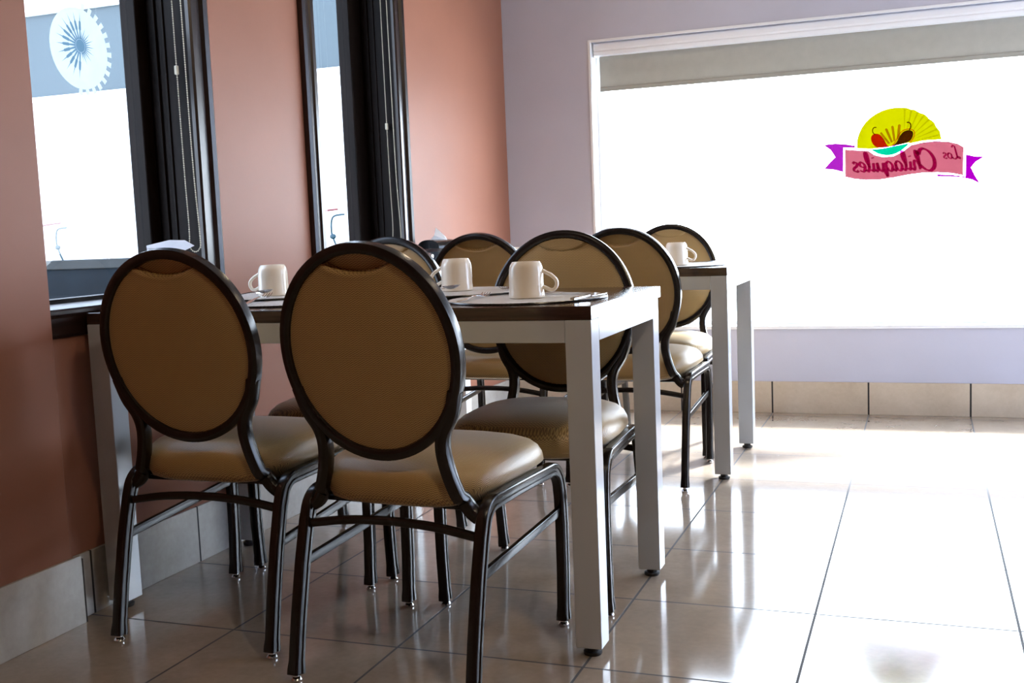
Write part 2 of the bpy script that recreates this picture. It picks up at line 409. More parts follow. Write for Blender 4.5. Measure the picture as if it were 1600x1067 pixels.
# roller blinds rolled up at the head, their bead chains hanging down the right jamb
def roller_blind(label, y1, yc, xA, xB, zb, zc, ylen):
    root = thing('roller_blind', label, 'roller blind', (-0.47, y1 - 0.02, 2.10), 0, 'rolled-up blinds over the side windows')
    L = root.location
    bm = bmesh.new(); sweep(bm, [(0, -ylen + 0.03, 0), (0, -0.03, 0)], tube_prof(0.024, 20), (1, 0, 0))
    link('fabric_roll', bm, 'paper', root, True)
    boxes('bracket', 'black_plastic', root, (-0.03, 0.02, -0.028, -0.001, -0.035, 0.035), bev=0.003)
    boxes('bracket', 'black_plastic', root, (-0.03, 0.02, -ylen + 0.006, -ylen + 0.03, -0.035, 0.035), bev=0.003)
    # chain: two strands joined by a loop at the bottom
    m_ = (xA + xB) / 2 + 0.006; r = (xB - xA) / 2 + 0.004
    lp = [(m_ - r * math.cos(a), zb + r * 1.25 - r * 1.25 * math.sin(a)) for a in (0.15, 0.6, 1.1, 1.57, 2.04, 2.55, 3.0)]
    pts = [(xA, 2.06), (xA, 1.6), (xA + 0.002, 1.2), (xA + 0.005, 1.0)] + lp + [(xB + 0.009, 1.0), (xB + 0.002, 1.2), (xB - 0.001, 1.6), (xB - 0.003, 2.06)]
    P = catmull([(a, yc, b) for a, b in pts], 24)
    bm = bmesh.new()
    acc = 0; step = 0.0068; last = P[0]
    cord = [p - L for p in P[::4]]
    sweep(bm, cord, tube_prof(0.0007, 5), (0, 1, 0))
    for p in P[1:]:
        d = (p - last).length
        while acc + d >= step:
            q = last.lerp(p, (step - acc) / d)
            mt = Matrix.Translation(q - L) @ Matrix.Scale(0.0025, 4)
            bmesh.ops.create_icosphere(bm, subdivisions=1, radius=1, matrix=mt)
            last = q; d = (p - last).length; acc = 0
        acc += d; last = p
    ch = link('bead_chain', bm, 'bead', root, 'all')
    boxes('chain_connector', 'bead', ch, (xA - L.x - 0.005, xA - L.x + 0.005, yc - L.y - 0.005, yc - L.y + 0.005, zc - L.z - 0.013, zc - L.z + 0.013), bev=0.002)
    return root
roller_blind('rolled blind of the near side window, its cream bead chain beside the round emblem pane', W1[1] - 0.018, 0.560, -0.472, -0.440, 0.925, 1.462, 0.62)
roller_blind('rolled blind of the far side window, its cream bead chain hanging near the room corner', W2[1] - 0.018, 1.930, -0.480, -0.450, 0.915, 1.395, 0.62)

# ------------------------------------------------------------------ shop window in the back wall
bw = struct(bpy.data.objects.new('window_3', None)); COL.objects.link(bw)
GY = 3.345
boxes('window_frame', 'white_reveal', bw, (BX[0], BX[0] + 0.004, YB + 0.002, YB + 0.2, BZ[0], BZ[1]), (BX[0] + 0.004, BX[0] + 0.04, GY - 0.02, GY + 0.03, BZ[0] + 0.02, BZ[1]),
      (BX[1] - 0.04, BX[1] - 0.004, GY - 0.02, GY + 0.03, BZ[0], BZ[1]), (BX[0] + 0.04, BX[1] - 0.04, GY - 0.02, GY + 0.03, BZ[1] - 0.035, BZ[1]), bev=0.0015)
boxes('bottom_rail', 'white_reveal', bw, (BX[0] + 0.04, BX[1] - 0.04, GY - 0.015, GY + 0.03, BZ[0] + 0.004, BZ[0] + 0.022), bev=0.002)
boxes('window_sill', 'white_reveal', bw, (BX[0] + 0.001, BX[1] - 0.001, YB - 0.012, YB + 0.2, BZ[0] - 0.012, BZ[0] + 0.004), bev=0.002)
boxes('glass_pane', 'glass', bw, (BX[0] + 0.035, BX[1] - 0.035, GY, GY + 0.008, BZ[0] + 0.018, BZ[1] - 0.03))
boxes('reveal_edge', 'white_reveal', bw, (BX[0] - 0.012, BX[0] + 0.001, YB - 0.003, YB + 0.004, BZ[0] - 0.012, BZ[1] + 0.012), (BX[0] + 0.001, BX[1], YB - 0.003, YB + 0.004, BZ[1] - 0.001, BZ[1] + 0.012), bev=0.001)
# roller blind across the top
rb = thing('window_blind', 'greige roller blind pulled a little way down across the top of the shop window', 'roller blind', (1.9, YB + 0.05, 1.83))
bm = bmesh.new()
def cas(bm, x0, x1):
    pr = [(-0.024, 0.038), (-0.034, 0.030), (-0.036, 0.004), (-0.030, -0.004), (-0.034, -0.010), (-0.030, -0.026), (-0.010, -0.030), (0.03, -0.030), (0.03, 0.038)]
    a = [bm.verts.new((x0, y, z)) for y, z in pr]; b = [bm.verts.new((x1, y, z)) for y, z in pr]
    for i in range(len(pr)): bm.faces.new((a[i], a[(i+1) % len(pr)], b[(i+1) % len(pr)], b[i]))
    bm.faces.new(a[::-1]); bm.faces.new(b)
cas(bm, -1.862, 1.84); link('headbox', bm, 'white_reveal', rb)
boxes('bracket', 'chrome', rb, (-1.868, -1.862, -0.03, 0.03, -0.034, 0.036), bev=0.001)
boxes('blind_fabric', film('greige_blind_fabric', (0.42, 0.41, 0.37), 0.18), rb, (-1.842, 1.82, -0.0015, 0.0, -0.185, -0.028))
boxes('bottom_bar', film('greige_blind_hem', (0.38, 0.37, 0.33), 0.14), rb, (-1.842, 1.82, -0.006, 0.005, -0.204, -0.182), bev=0.0025)

# ------------------------------------------------------------------ outdoors
struct(boxes('ground', 'pavement', None, (-45, 45, -30, 60, -0.30, -0.16)))
nb = thing('neighbouring_building', 'white neighbouring building with a blue-grey fascia seen through the side windows', 'building', (-8, 6.2, -0.16))
boxes('facade_wall', 'facade_white', nb, (-9, 6.2, -0.2, 3.0, 0, 2.45), (-9, 6.2, -0.2, 3.0, 3.24, 3.6))
boxes('fascia', 'facade_blue', nb, (-9, 6.2, -0.2, 3.0, 2.50, 3.24))
boxes('fascia_rail', 'facade_white', nb, (-9, 6.2, -0.235, -0.2, 2.45, 2.50), (-9, 6.2, -0.235, -0.2, 3.24, 3.36), bev=0.006)
lw = thing('low_wall', 'low dark slate wall with grey coping outside the near side window', 'wall', (-6.5, 5.9, -0.16))
boxes('wall_body', 'lowwall', lw, (-6, 4.6, 0, 0.09, 0, 0.90), bev=0.006)
boxes('coping', 'coping', lw, (-6.02, 4.62, -0.03, 0.096, 0.90, 0.985), bev=0.01)
def hose_post(label, x):
    r = thing('street_post', label, 'post', (x, 5.93, 0.825), 0, 'slim curved posts outside the side windows')
    bm = bmesh.new()
    P = catmull([(0, 0, 0), (-0.03, 0, 0.06), (-0.06, 0, 0.16), (-0.04, 0, 0.28), (0.07, 0, 0.30)], 6)
    sweep(bm, P, tube_prof(0.008, 8), (0, 1, 0)); link('pole', bm, 'post_teal', r, True)
    bm = bmesh.new(); bmesh.ops.create_uvsphere(bm, u_segments=14, v_segments=10, radius=0.028, matrix=Matrix.Translation((-0.05, 0, 0.12)) @ Matrix.Diagonal((1, 0.8, 0.8, 1))); link('knob', bm, 'post_teal', r, 'all')
    bm = bmesh.new(); sweep(bm, catmull([(-0.25, 0, 0.32), (-0.14, 0, 0.335), (0.01, 0, 0.345)], 5), tube_prof(0.009, 6), (0, 1, 0)); 
    box(bm, -0.265, -0.22, -0.02, 0.02, 0.21, 0.33, 0.008); link('red_grip', bm, 'post_red', r)
hose_post('slim dark curved post with red grip seen low through the near side window', -5.93)
hose_post('slim dark curved post with red grip seen low through the far side window', -3.00)

# ------------------------------------------------------------------ logo on the shop window (seen from behind, so mirrored)
def c2w(cx, cy):
    x = 1.0114047 + 6.735342e-4*cx - 9.787e-6*cy + 1.0013e-8*cx*cy - 2.632e-8*cx*cx
    z = 1.5659835 - 5.3832e-5*cx - 6.903461e-4*cy + 2.88515e-8*cx*cy + 1.33e-9*cx*cx
    return x, z
def logo_poly(bm, pts, layer, smooth=0, closed=True):
    if smooth: pts = [(p.x, p.y) for p in catmull([(a, b, 0) for a, b in pts], smooth, True)]
    y = GY - 0.0006 * layer
    flat_poly(bm, [(c2w(a, b)[0], y, c2w(a, b)[1]) for a, b in pts])
lg = thing('logo_sticker', 'mirrored pink ribbon, yellow fan and chili pepper sticker on the shop window glass', 'window sticker', (0, 0, 0))
def logo(name, col, layer, polys, smooth=0, parent=lg, lab=None, tint=False):
    bm = bmesh.new()
    for p in polys: logo_poly(bm, p, layer, smooth)
    o = link(name, bm, tint_film('film_' + name, col) if tint else film('film_' + name, col), parent)
    if lab: o['label'] = lab
    return o
K = 0.145
def kc(r, g, b): return (r * K, g * K, b * K)
fan = []
for i in range(0, 41):
    a = math.radians(188 - i * 196 / 40); cx, cy, rx, ry = 738, 385, 300, 262
    # right-hand rim is scalloped by the pleats
    k = 1.0 + (0.014 * math.sin(i * 1.9) - 0.012 if i > 22 else 0)
    fan.append((cx + rx * k * math.cos(a), cy - ry * k * math.sin(a)))
fan = [(x, y) for x, y in fan if y < 400 and (x < 500 or y < 340)] + [(1036, 343), (985, 347), (900, 353), (815, 371), (798, 368), (660, 396), (540, 410), (443, 408)]
fo = logo('yellow_fan', kc(0.62, 0.58, 0.0), 1.6, [fan], lab='lemon yellow pleated half-round fan')
pl = []
for i in range(9):
    a = math.radians(6 + i * 9.5); a2 = a + math.radians(2.6)
    x0, y0 = 760, 372
    pl.append([(x0 + 60*math.cos(a), y0 - 50*math.sin(a)), (738 + 288*math.cos(a), 385 - 252*math.sin(a)), (738 + 288*math.cos(a2), 385 - 252*math.sin(a2))])
logo('fan_pleats', (0.78, 0.74, 1), 2.4, pl, parent=fo, tint=True)
logo('purple_ribbon_tail', kc(0.42, 0.015, 0.42), 1.6, [[(205, 382), (280, 374), (350, 376), (428, 388), (424, 404), (345, 402), (343, 572), (280, 556), (210, 550), (250, 505), (288, 468), (255, 418)]])
logo('purple_ribbon_tail', kc(0.42, 0.0, 0.42), 1.6, [[(1196, 448), (1260, 462), (1326, 464), (1265, 500), (1232, 540), (1262, 600), (1296, 654), (1240, 625), (1160, 607), (995, 602), (1000, 588), (1100, 592), (1194, 604)]])
rp = [(356, 414), (440, 420), (520, 424), (560, 452), (620, 466), (690, 462), (760, 428), (815, 384), (900, 364), (985, 356), (1080, 360), (1140, 374), (1181, 396), (1178, 594), (1100, 580), (1000, 574), (900, 577), (800, 590), (700, 610), (600, 625), (500, 628), (420, 620), (357, 606)]
rib = logo('pink_ribbon', kc(0.60, 0.13, 0.17), 2.4, [rp])
logo('green_leaf', kc(0.0, 0.55, 0.27), 1.6, [[(540, 414), (600, 410), (660, 399), (730, 385), (798, 372), (770, 405), (720, 438), (660, 455), (600, 448), (565, 432)]], 3)
logo('orange_fingers', (0.62, 0.30, 1), 3.2, [[(655, 375), (598, 300), (610, 293), (672, 372)], [(676, 368), (634, 275), (642, 266), (652, 272), (690, 362)], [(694, 360), (677, 256), (686, 248), (695, 256), (708, 350)], [(715, 350), (724, 245), (734, 238), (744, 245), (738, 330)]], lab='brownish orange finger-like rays', tint=True)
logo('red_pepper', (0.75, 0.02, 1), 4.0, [[(540, 322), (565, 305), (600, 312), (628, 345), (645, 378), (662, 396), (625, 402), (580, 400), (550, 378), (538, 348)]], 3, tint=True)
logo('dark_pepper', (0.10, 0.02, 1), 4.8, [[(682, 394), (712, 368), (738, 320), (765, 290), (800, 280), (826, 290), (830, 314), (815, 348), (790, 364), (740, 380)]], 3, tint=True)
def stem(pts, w=7):
    P = [(p.x, p.y) for p in catmull([(a, b, 0) for a, b in pts], 4)]; q = []
    for i, p in enumerate(P):
        a_, b_ = P[max(i-1, 0)], P[min(i+1, len(P)-1)]; dx, dy = b_[0]-a_[0], b_[1]-a_[1]; l_ = math.hypot(dx, dy); q.append((-dy/l_*w/2, dx/l_*w/2))
    return [(p[0]+n[0], p[1]+n[1]) for p, n in zip(P, q)] + [(p[0]-n[0], p[1]-n[1]) for p, n in zip(P, q)][::-1]
logo('pepper_stem', (0.16, 0.05, 1), 5.6, [stem([(566, 312), (550, 296), (549, 275), (560, 262), (575, 262)])], tint=True)
logo('pepper_stem', (0.16, 0.05, 1), 5.6, [stem([(803, 280), (812, 260), (812, 238), (800, 226), (786, 228)], 9)], tint=True)
logo('pepper_rim', (0.95, 0.18, 1), 4.4, [stem([(668, 398), (702, 368), (729, 316), (760, 283), (800, 272), (834, 284), (840, 312), (822, 350), (800, 372)], 6)], tint=True)

def strokes(bm, S, wmin, wmax, layer, nib=math.radians(20)):
    for st in S:
        P = catmull([(a, b, 0) for a, b in st], 7) if len(st) > 2 else [Vector((*st[0], 0)), Vector((*st[1], 0))]
        L = []; R = []
        for i, p in enumerate(P):
            t = (P[min(i+1, len(P)-1)] - P[max(i-1, 0)]); t.normalize()
            ang = math.atan2(t.y, t.x); w = wmin + (wmax - wmin) * abs(math.sin(ang - nib)) ** 1.3
            if len(P) > 4 and i in (0, len(P)-1): w *= 0.6
            n = Vector((-t.y, t.x, 0)) * w / 2; L.append(p + n); R.append(p - n)
        y = GY - 0.0006 * layer
        def V(q): x, z = c2w(q.x, q.y); return bm.verts.new((x, y, z))
        rings = [(V(a), V(b)) for a, b in zip(L, R)]
        for A, B in zip(rings, rings[1:]): bm.faces.new((A[0], A[1], B[1], B[0]))
# glyphs in unit cells: u to the reading direction, v up, x-height 1; (strokes, advance)
GL = {
 'C': ([[(1.55, 1.55), (1.35, 2.05), (0.95, 2.2), (0.45, 1.85), (0.15, 1.1), (0.25, 0.3), (0.7, -0.12), (1.2, 0.05), (1.6, 0.5)], [(1.55, 1.55), (1.7, 1.75), (1.5, 1.9)]], 1.62),
 'h': ([[(0.15, 0.55), (0.55, 1.3), (0.62, 1.95), (0.42, 1.9), (0.28, 1.2), (0.2, 0.0)], [(0.22, 0.3), (0.5, 0.85), (0.78, 0.95), (0.85, 0.6), (0.8, 0.15), (0.95, 0.0), (1.15, 0.2)]], 1.08),
 'i': ([[(0.2, 0.9), (0.2, 0.3), (0.3, 0.02), (0.55, 0.2)], [(0.2, 1.38), (0.22, 1.5)]], 0.52),
 'l': ([[(0.1, 0.4), (0.5, 1.2), (0.58, 1.9), (0.38, 1.95), (0.22, 1.2), (0.22, 0.3), (0.36, 0.0), (0.6, 0.2)]], 0.56),
 'a': ([[(0.82, 0.85), (0.5, 0.98), (0.15, 0.6), (0.18, 0.12), (0.45, 0.0), (0.75, 0.35), (0.85, 0.9)], [(0.85, 0.9), (0.8, 0.25), (0.92, 0.0), (1.15, 0.2)]], 1.08),
 'q': ([[(0.82, 0.85), (0.5, 0.98), (0.15, 0.6), (0.18, 0.12), (0.45, 0.0), (0.75, 0.35)], [(0.87, 0.95), (0.82, 0.2), (0.8, -0.62)], [(0.8, -0.6), (1.0, -0.2), (1.15, 0.25)]], 1.06),
 'u': ([[(0.15, 0.9), (0.15, 0.3), (0.35, 0.0), (0.65, 0.3), (0.82, 0.9)], [(0.84, 0.92), (0.78, 0.25), (0.9, 0.0), (1.12, 0.2)]], 1.05),
 'e': ([[(0.2, 0.42), (0.6, 0.55), (0.72, 0.82), (0.5, 0.98), (0.2, 0.75), (0.12, 0.35), (0.35, 0.0), (0.75, 0.15)]], 0.78),
 's': ([[(0.15, 0.15), (0.3, 0.0), (0.6, 0.1), (0.62, 0.35), (0.3, 0.6), (0.28, 0.88), (0.52, 1.0), (0.72, 0.82)]], 0.8),
 'o': ([[(0.5, 0.98), (0.18, 0.75), (0.15, 0.2), (0.45, 0.0), (0.78, 0.3), (0.75, 0.8), (0.5, 0.98)], [(0.5, 0.95), (0.75, 0.8), (0.95, 0.9)]], 0.9),
 'L': ([[(1.0, 1.7), (0.85, 2.0), (0.6, 1.85), (0.5, 1.1), (0.42, 0.35), (0.15, 0.05), (0.05, 0.25), (0.35, 0.32), (0.75, 0.0), (1.05, 0.1), (1.15, 0.3)]], 1.0),
}
def write(bm, text, x0, base, xh, wmin, wmax, slope=0.0, slant=0.18, sx=1.0, layer=3.2):
    u = 0
    for ch in text:
        S, adv = GL[ch]
        k = 0.9 if ch == 'C' else 1.0
        out = []
        for st in S:
            q = []
            for a, b in st:
                U = (u + (a + slant * b) * sx) * xh
                xx = x0 - U
                q.append((xx, base(xx) - b * xh * k))
            out.append(q)
        strokes(bm, out, wmin, wmax, layer); u += adv * sx
bm = bmesh.new()
write(bm, 'C', 1000, lambda x: 552, 72, 12, 30, sx=1.0)
write(bm, 'hilaquiles', 893, lambda x: 552 + 18 * math.sin((893 - x) / 480 * 1.5), 66, 9, 23, sx=0.91, slant=0.12)
write(bm, 'L', 1160, lambda x: 480, 47, 6, 14, sx=1.0)
write(bm, 'os', 1106, lambda x: 477, 40, 6, 14, sx=0.95)
lt = link('lettering', bm, tint_film('film_lettering', (0.50, 0.01, 0.22)), rib); lt['label'] = 'crimson mirrored script lettering'
bm = bmesh.new()

# round white emblem on the near side window's glass
em = thing('round_emblem_sticker', 'white round emblem sticker with toothed edge and agave spikes on the near side window', 'window sticker', (-0.6105, 0.318, 1.505))
bm = bmesh.new()
def em_pt(r, a, lay): return Vector((0.0006 * lay, r * math.cos(a), r * math.sin(a)))
def em_poly(bm, pts, lay, th=0.0005):
    flat_poly(bm, [(lay, y, z) for y, z in pts])
R0 = 0.112
em_poly(bm, [(R0 * math.cos(2*PI*k/72), R0 * math.sin(2*PI*k/72)) for k in range(72)], 0.0)
for k in range(14):
    a = math.radians(78 - k * 13.2); da = math.radians(3.3)
    em_poly(bm, [((R0 + 0.0002) * math.cos(a - da), (R0 + 0.0002) * math.sin(a - da)), ((R0 + 0.017) * math.cos(a - da), (R0 + 0.017) * math.sin(a - da)),
                 ((R0 + 0.017) * math.cos(a + da), (R0 + 0.017) * math.sin(a + da)), ((R0 + 0.0002) * math.cos(a + da), (R0 + 0.0002) * math.sin(a + da))], 0.0)
disc = link('disc', bm, film('frosted_white_film', (0.37, 0.41, 0.42), 0.6), em)
bm = bmesh.new()
cy, cz = 0.004, 0.008
em_poly(bm, [(cy + 0.018 * math.cos(2*PI*k/24), cz + 0.018 * math.sin(2*PI*k/24)) for k in range(24)], 0.0008)
for k in range(12):
    a = math.radians(86 + k * 16); L = 0.094; d = Vector((math.cos(a), math.sin(a))); n = Vector((-d.y, d.x)); c0 = Vector((cy, cz))
    pts = [c0 + d*0.0185 + n*0.003, c0 + d*0.042 + n*0.0024, c0 + d*0.046 + n*0.0044, c0 + d*0.066 + n*0.0038, c0 + d*0.070 + n*0.0013, c0 + d*L, c0 + d*0.070 - n*0.0013, c0 + d*0.066 - n*0.0038, c0 + d*0.046 - n*0.0044, c0 + d*0.042 - n*0.0024, c0 + d*0.0185 - n*0.003]
    em_poly(bm, [(p.x, p.y) for p in pts], 0.0008)
for k in range(15):
    a = math.radians(-78 + k * 11); L = 0.056 if k % 2 else 0.044; d = Vector((math.cos(a), math.sin(a))); n = Vector((-d.y, d.x)); c0 = Vector((cy, cz))
    em_poly(bm, [(p.x, p.y) for p in (c0 + d*0.0185 + n*0.0022, c0 + d*L, c0 + d*0.0185 - n*0.0022)], 0.0008)
o = link('agave_spikes', bm, tint_film('blue_grey_film', (0.24, 0.36, 0.44)), disc); o['label'] = 'blue-grey spiky agave rosette'

# ------------------------------------------------------------------ tables
def make_table(label):
    t = thing('dining_table', label, 'table', (0, 0, 0), 0, 'wall-side dining tables')
    x0, x1 = -0.422, 0.93; y0, y1 = 0.0, 0.635
    bm = bmesh.new(); box(bm, x0, x1, y0, y1 + 0.03, 0.755, 0.785, 0.0015, 1)
    link('tabletop', bm, 'laminate', t)
    bm = bmesh.new(); ap = 0.705
    box(bm, x0 + 0.06, x1 - 0.061, y0 + 0.002, y0 + 0.022, ap, 0.7548, 0.001, 1); box(bm, x0 + 0.06, x1 - 0.061, y1 - 0.022, y1 - 0.002, ap, 0.7548, 0.001, 1)
    box(bm, x1 - 0.022, x1 - 0.0005, y0 + 0.061, y1 - 0.061, ap, 0.7548, 0.001, 1); box(bm, x0 + 0.002, x0 + 0.022, y0 + 0.061, y1 - 0.061, ap, 0.7548, 0.001, 1)
    link('apron', bm, 'table_paint', t)
    for lx in (x0, x1 - 0.0605):
        for ly in (y0, y1 - 0.06):
            bm = bmesh.new(); box(bm, lx, lx + 0.06, ly, ly + 0.06, 0.022, 0.7548, 0.002, 2)
            lg_ = link('leg', bm, 'table_paint', t)
            bm = bmesh.new(); lathe(bm, [(0.014, 0.008), (0.014, 0.022)], (lx + 0.03, ly + 0.03, 0), 20); lathe(bm, [(0.019, 0.0), (0.021, 0.003), (0.021, 0.008), (0.015, 0.0095)], (lx + 0.03, ly + 0.03, 0), 20)
            link('foot', bm, 'rubber', lg_, True)
    return t
T1 = make_table('nearest grey-legged table with dark top set with cups and woven mats')
T1.location = (0, 0.05, 0)
T2 = copy_tree(T1); T2['label'] = 'farther grey-legged table with dark top, closest to the shop window'
T2.location = (0.003, 1.775, 0)
for o in T2.children: pass

# ------------------------------------------------------------------ banquet chair
def yb(h):                                               # lean of the back: y of the back plane at height h
    t = max(0.0, (h - 0.38)) / 0.56
    return -0.165 - 0.075 * t - 0.015 * t * t
OC = 0.716; OA = 0.200; OB = 0.216                       # oval centre-line: centre height, half width, half height
def make_chair():
    t = thing('banquet_chair', '', 'chair', (0, 0, 0), 0)
    prof = rrect(0.025, 0.032, 0.005, groove=0.0025)
    for s in (-1, 1):
        x = s * 0.2145
        def path(pts, n=6): return [(x, a, b) for a, b in pts]
        def arc(cy, cz, r, a0, a1, n=7): return [(cy + r * math.cos(math.radians(a0 + (a1-a0)*i/n)), cz + r * math.sin(math.radians(a0 + (a1-a0)*i/n))) for i in range(n + 1)]
        # rear leg: splayed back, bending forward into the rail
        rear = [(-0.243, 0.016), (-0.222, 0.13), (-0.195, 0.25), (-0.170, 0.338)] + arc(-0.112, 0.3435, 0.052, 165, 92, 7)
        flare = [1.25, 1, 1, 1] + [1] * 8
        def leg(pts, name='leg'):
            bm = bmesh.new()
            P = [(x, a, b) for a, b in pts]
            # widened cap at the foot
            p0, p1 = Vector(P[0]), Vector(P[1]); d = (p1 - p0).normalized()
            P2 = [P[0], tuple(p0 + d * 0.012), tuple(p0 + d * 0.03)] + P[1:]
            fl = [1.14, 1.12, 1.0] + [1.0] * (len(P) - 1)
            pr = [[(a * f, b * f) for a, b in prof] for f in fl]
            sweep(bm, P2, pr, (1, 0, 0)); L = link(name, bm, 'frame_metal', t, True)
            bm = bmesh.new(); lathe(bm, [(0.0090, 0.0), (0.0120, 0.0015), (0.0125, 0.005), (0.010, 0.009), (0.007, 0.011), (0.007, 0.026)], (x, pts[0][0] - 0.001, 0), 18)
            link('foot_glide', bm, 'chrome', L, True)
        leg(rear)
        front = [(0.247, 0.016), (0.255, 0.13), (0.257, 0.25), (0.253, 0.320)] + arc(0.190, 0.3345, 0.0600, 0, 84, 8)
        leg(front)
        bm = bmesh.new(); sweep(bm, [(x, -0.1139, 0.3955), (x, 0.0, 0.3965), (x, 0.1963, 0.3942)], prof, (1, 0, 0)); link('seat_rail', bm, 'frame_metal', t, True)
        bm = bmesh.new(); sweep(bm, [(s * 0.212, -0.185, 0.252), (s * 0.212, 0.247, 0.282)], rrect(0.012, 0.022, 0.003), (1, 0, 0)); link('side_stretcher', bm, 'frame_metal', t, True)
    bm = bmesh.new()
    P = catmull([(-0.2045, -0.171, 0.333), (-0.11, -0.171, 0.347), (0, -0.171, 0.352), (0.11, -0.171, 0.347), (0.2045, -0.171, 0.333)], 5)
    sweep(bm, P, rrect(0.016, 0.018, 0.004), (0, 1, 0)); link('rear_stretcher', bm, 'frame_metal', t, True)
    # seat pan
    bm = bmesh.new(); box(bm, -0.2010, 0.2010, -0.140, 0.215, 0.378, 0.390, 0.004); link('seat_pan', bm, 'black_plastic', t)
    # seat cushion: superellipse footprint, domed top, rolled sides
    bm = bmesh.new(); nseg = 72
    prof_s = [(0.0, 0.0, 0), (0.55, 0.0, 0), (0.90, 0.0, 0), (0.965, 0.007, 0), (0.995, 0.021, 0), (1.0, 0.036, 0), (0.99, 0.052, 0), (0.955, 0.066, 0), (0.89, 0.078, 0), (0.78, 0.087, 0), (0.62, 0.094, 0), (0.42, 0.098, 0), (0.2, 0.1, 0), (0.0, 0.1, 0)]
    rings = []
    for r, h, _ in prof_s[1:-1]:
        ring = []
        for k in range(nseg):
            a = 2 * PI * k / nseg; ca, sa = math.cos(a), math.sin(a); e = 2 / 3.4
            X = math.copysign(abs(ca) ** e, ca) * r; Y = math.copysign(abs(sa) ** e, sa) * r
            yy = 0.035 + Y * 0.222
            wx = 0.213 + 0.012 * (yy + 0.19) / 0.44
            z = 0.386 + h * 1.08 + (-0.010 * max(0, Y) ** 2 * (h / 0.1))
            # the underside sits between the side rails, free of them at the back
            if z < 0.412 and yy > -0.150: wx = min(wx, 0.2005)
            ring.append(bm.verts.new((X * wx, yy, z)))
        rings.append(ring)
    for A, B in zip(rings, rings[1:]):
        for k in range(nseg): bm.faces.new((A[k], A[(k+1) % nseg], B[(k+1) % nseg], B[k]))
    c0 = bm.verts.new((0, 0.035, 0.386)); c1 = bm.verts.new((0, 0.035, 0.494))
    for k in range(nseg):
        bm.faces.new((rings[0][(k+1) % nseg], rings[0][k], c0)); bm.faces.new((rings[-1][k], rings[-1][(k+1) % nseg], c1))
    link('seat_cushion', bm, 'fabric_h', t, 'all')
    # back frame: oval hoop plus two S-shaped posts
    fp = [(a, b) for a, b in rrect(0.030, 0.024, 0.006, groove=0.0)]
    fp = [(0.015, -0.006), (0.015, 0.004), (0.012, 0.010), (0.004, 0.012), (-0.004, 0.012), (-0.012, 0.010), (-0.015, 0.004), (-0.015, -0.006), (-0.012, -0.012), (-0.006, -0.0125), (0.006, -0.0125), (0.012, -0.012)]
    bm = bmesh.new(); N = 80; P = []; S = []
    for k in range(N):
        a = 2 * PI * k / N; hx = OA * math.cos(a); hz = OC + OB * math.sin(a)
        P.append((hx, yb(hz), hz))
    dY = Vector((0, 1, 0.16)).normalized()
    sweep(bm, P, fp, tuple(dY), closed=True)
    link('back_frame', bm, 'frame_metal', t, True)
    for s in (-1, 1):
        bm = bmesh.new()
        c = [(0.187, 0.640), (0.172, 0.590), (0.150, 0.552), (0.143, 0.515), (0.149, 0.470), (0.164, 0.422), (0.184, 0.386), (0.203, 0.371)]
        P = [(s * p.x, yb(p.y) + (0.012 if p.y < 0.41 else 0), p.y) for p in catmull([(a, b, 0) for a, b in c], 6)]
        sweep(bm, P, [(a * 0.985, b * 1.15) for a, b in fp], tuple(dY)); link('back_post', bm, 'frame_metal', t, True)
    # upholstered oval: front and rear faces domed, hand-hold dished into the top of the rear
    ia, ib = OA - 0.010, OB - 0.010
    for side in (1, -1):
        bm = bmesh.new(); rings = []; NR, NS = 34, 128
        def pt(r, a):
            X = ia * r * math.cos(a); h = OC + ib * r * math.sin(a)
            dome = (1 - r ** 4) * 0.011 + 0.007
            off = dome
            if side < 0:
                off = (1 - r ** 4) * 0.008 + 0.006
                q = (X / 0.082) ** 2 + ((h - (OC + ib)) / 0.040) ** 2
                k = 1 / (1 + math.exp(min(60, (q - 1) * 20)))
                off -= 0.024 * k
                # soft puckers just below the lip
                off += 0.0026 * math.exp(-((q - 1.35) / 0.25) ** 2)
            return (X, yb(h) + side * off, h)
        for i in range(NR + 1):
            r = math.sin(PI / 2 * (i / NR)) if i else 0
            if i == 0: rings.append([bm.verts.new(pt(0, 0))])
            else: rings.append([bm.verts.new(pt(r, 2*PI*k/NS)) for k in range(NS)])
        for k in range(NS): bm.faces.new((rings[0][0], rings[1][k], rings[1][(k+1) % NS]))
        for A, B in zip(rings[1:], rings[2:]):
            for k in range(NS): bm.faces.new((A[k], B[k], B[(k+1) % NS], A[(k+1) % NS]))
        bmesh.ops.recalc_face_normals(bm, faces=bm.faces[:])
        f0 = bm.faces[0] if False else next(iter(bm.faces))
        if f0.normal.y * side < 0: bmesh.ops.reverse_faces(bm, faces=bm.faces[:])
        link('backrest_front' if side > 0 else 'backrest_rear', bm, 'fabric_v', t, 'all', recalc=False)
    return t
chair = make_chair()
R = math.radians
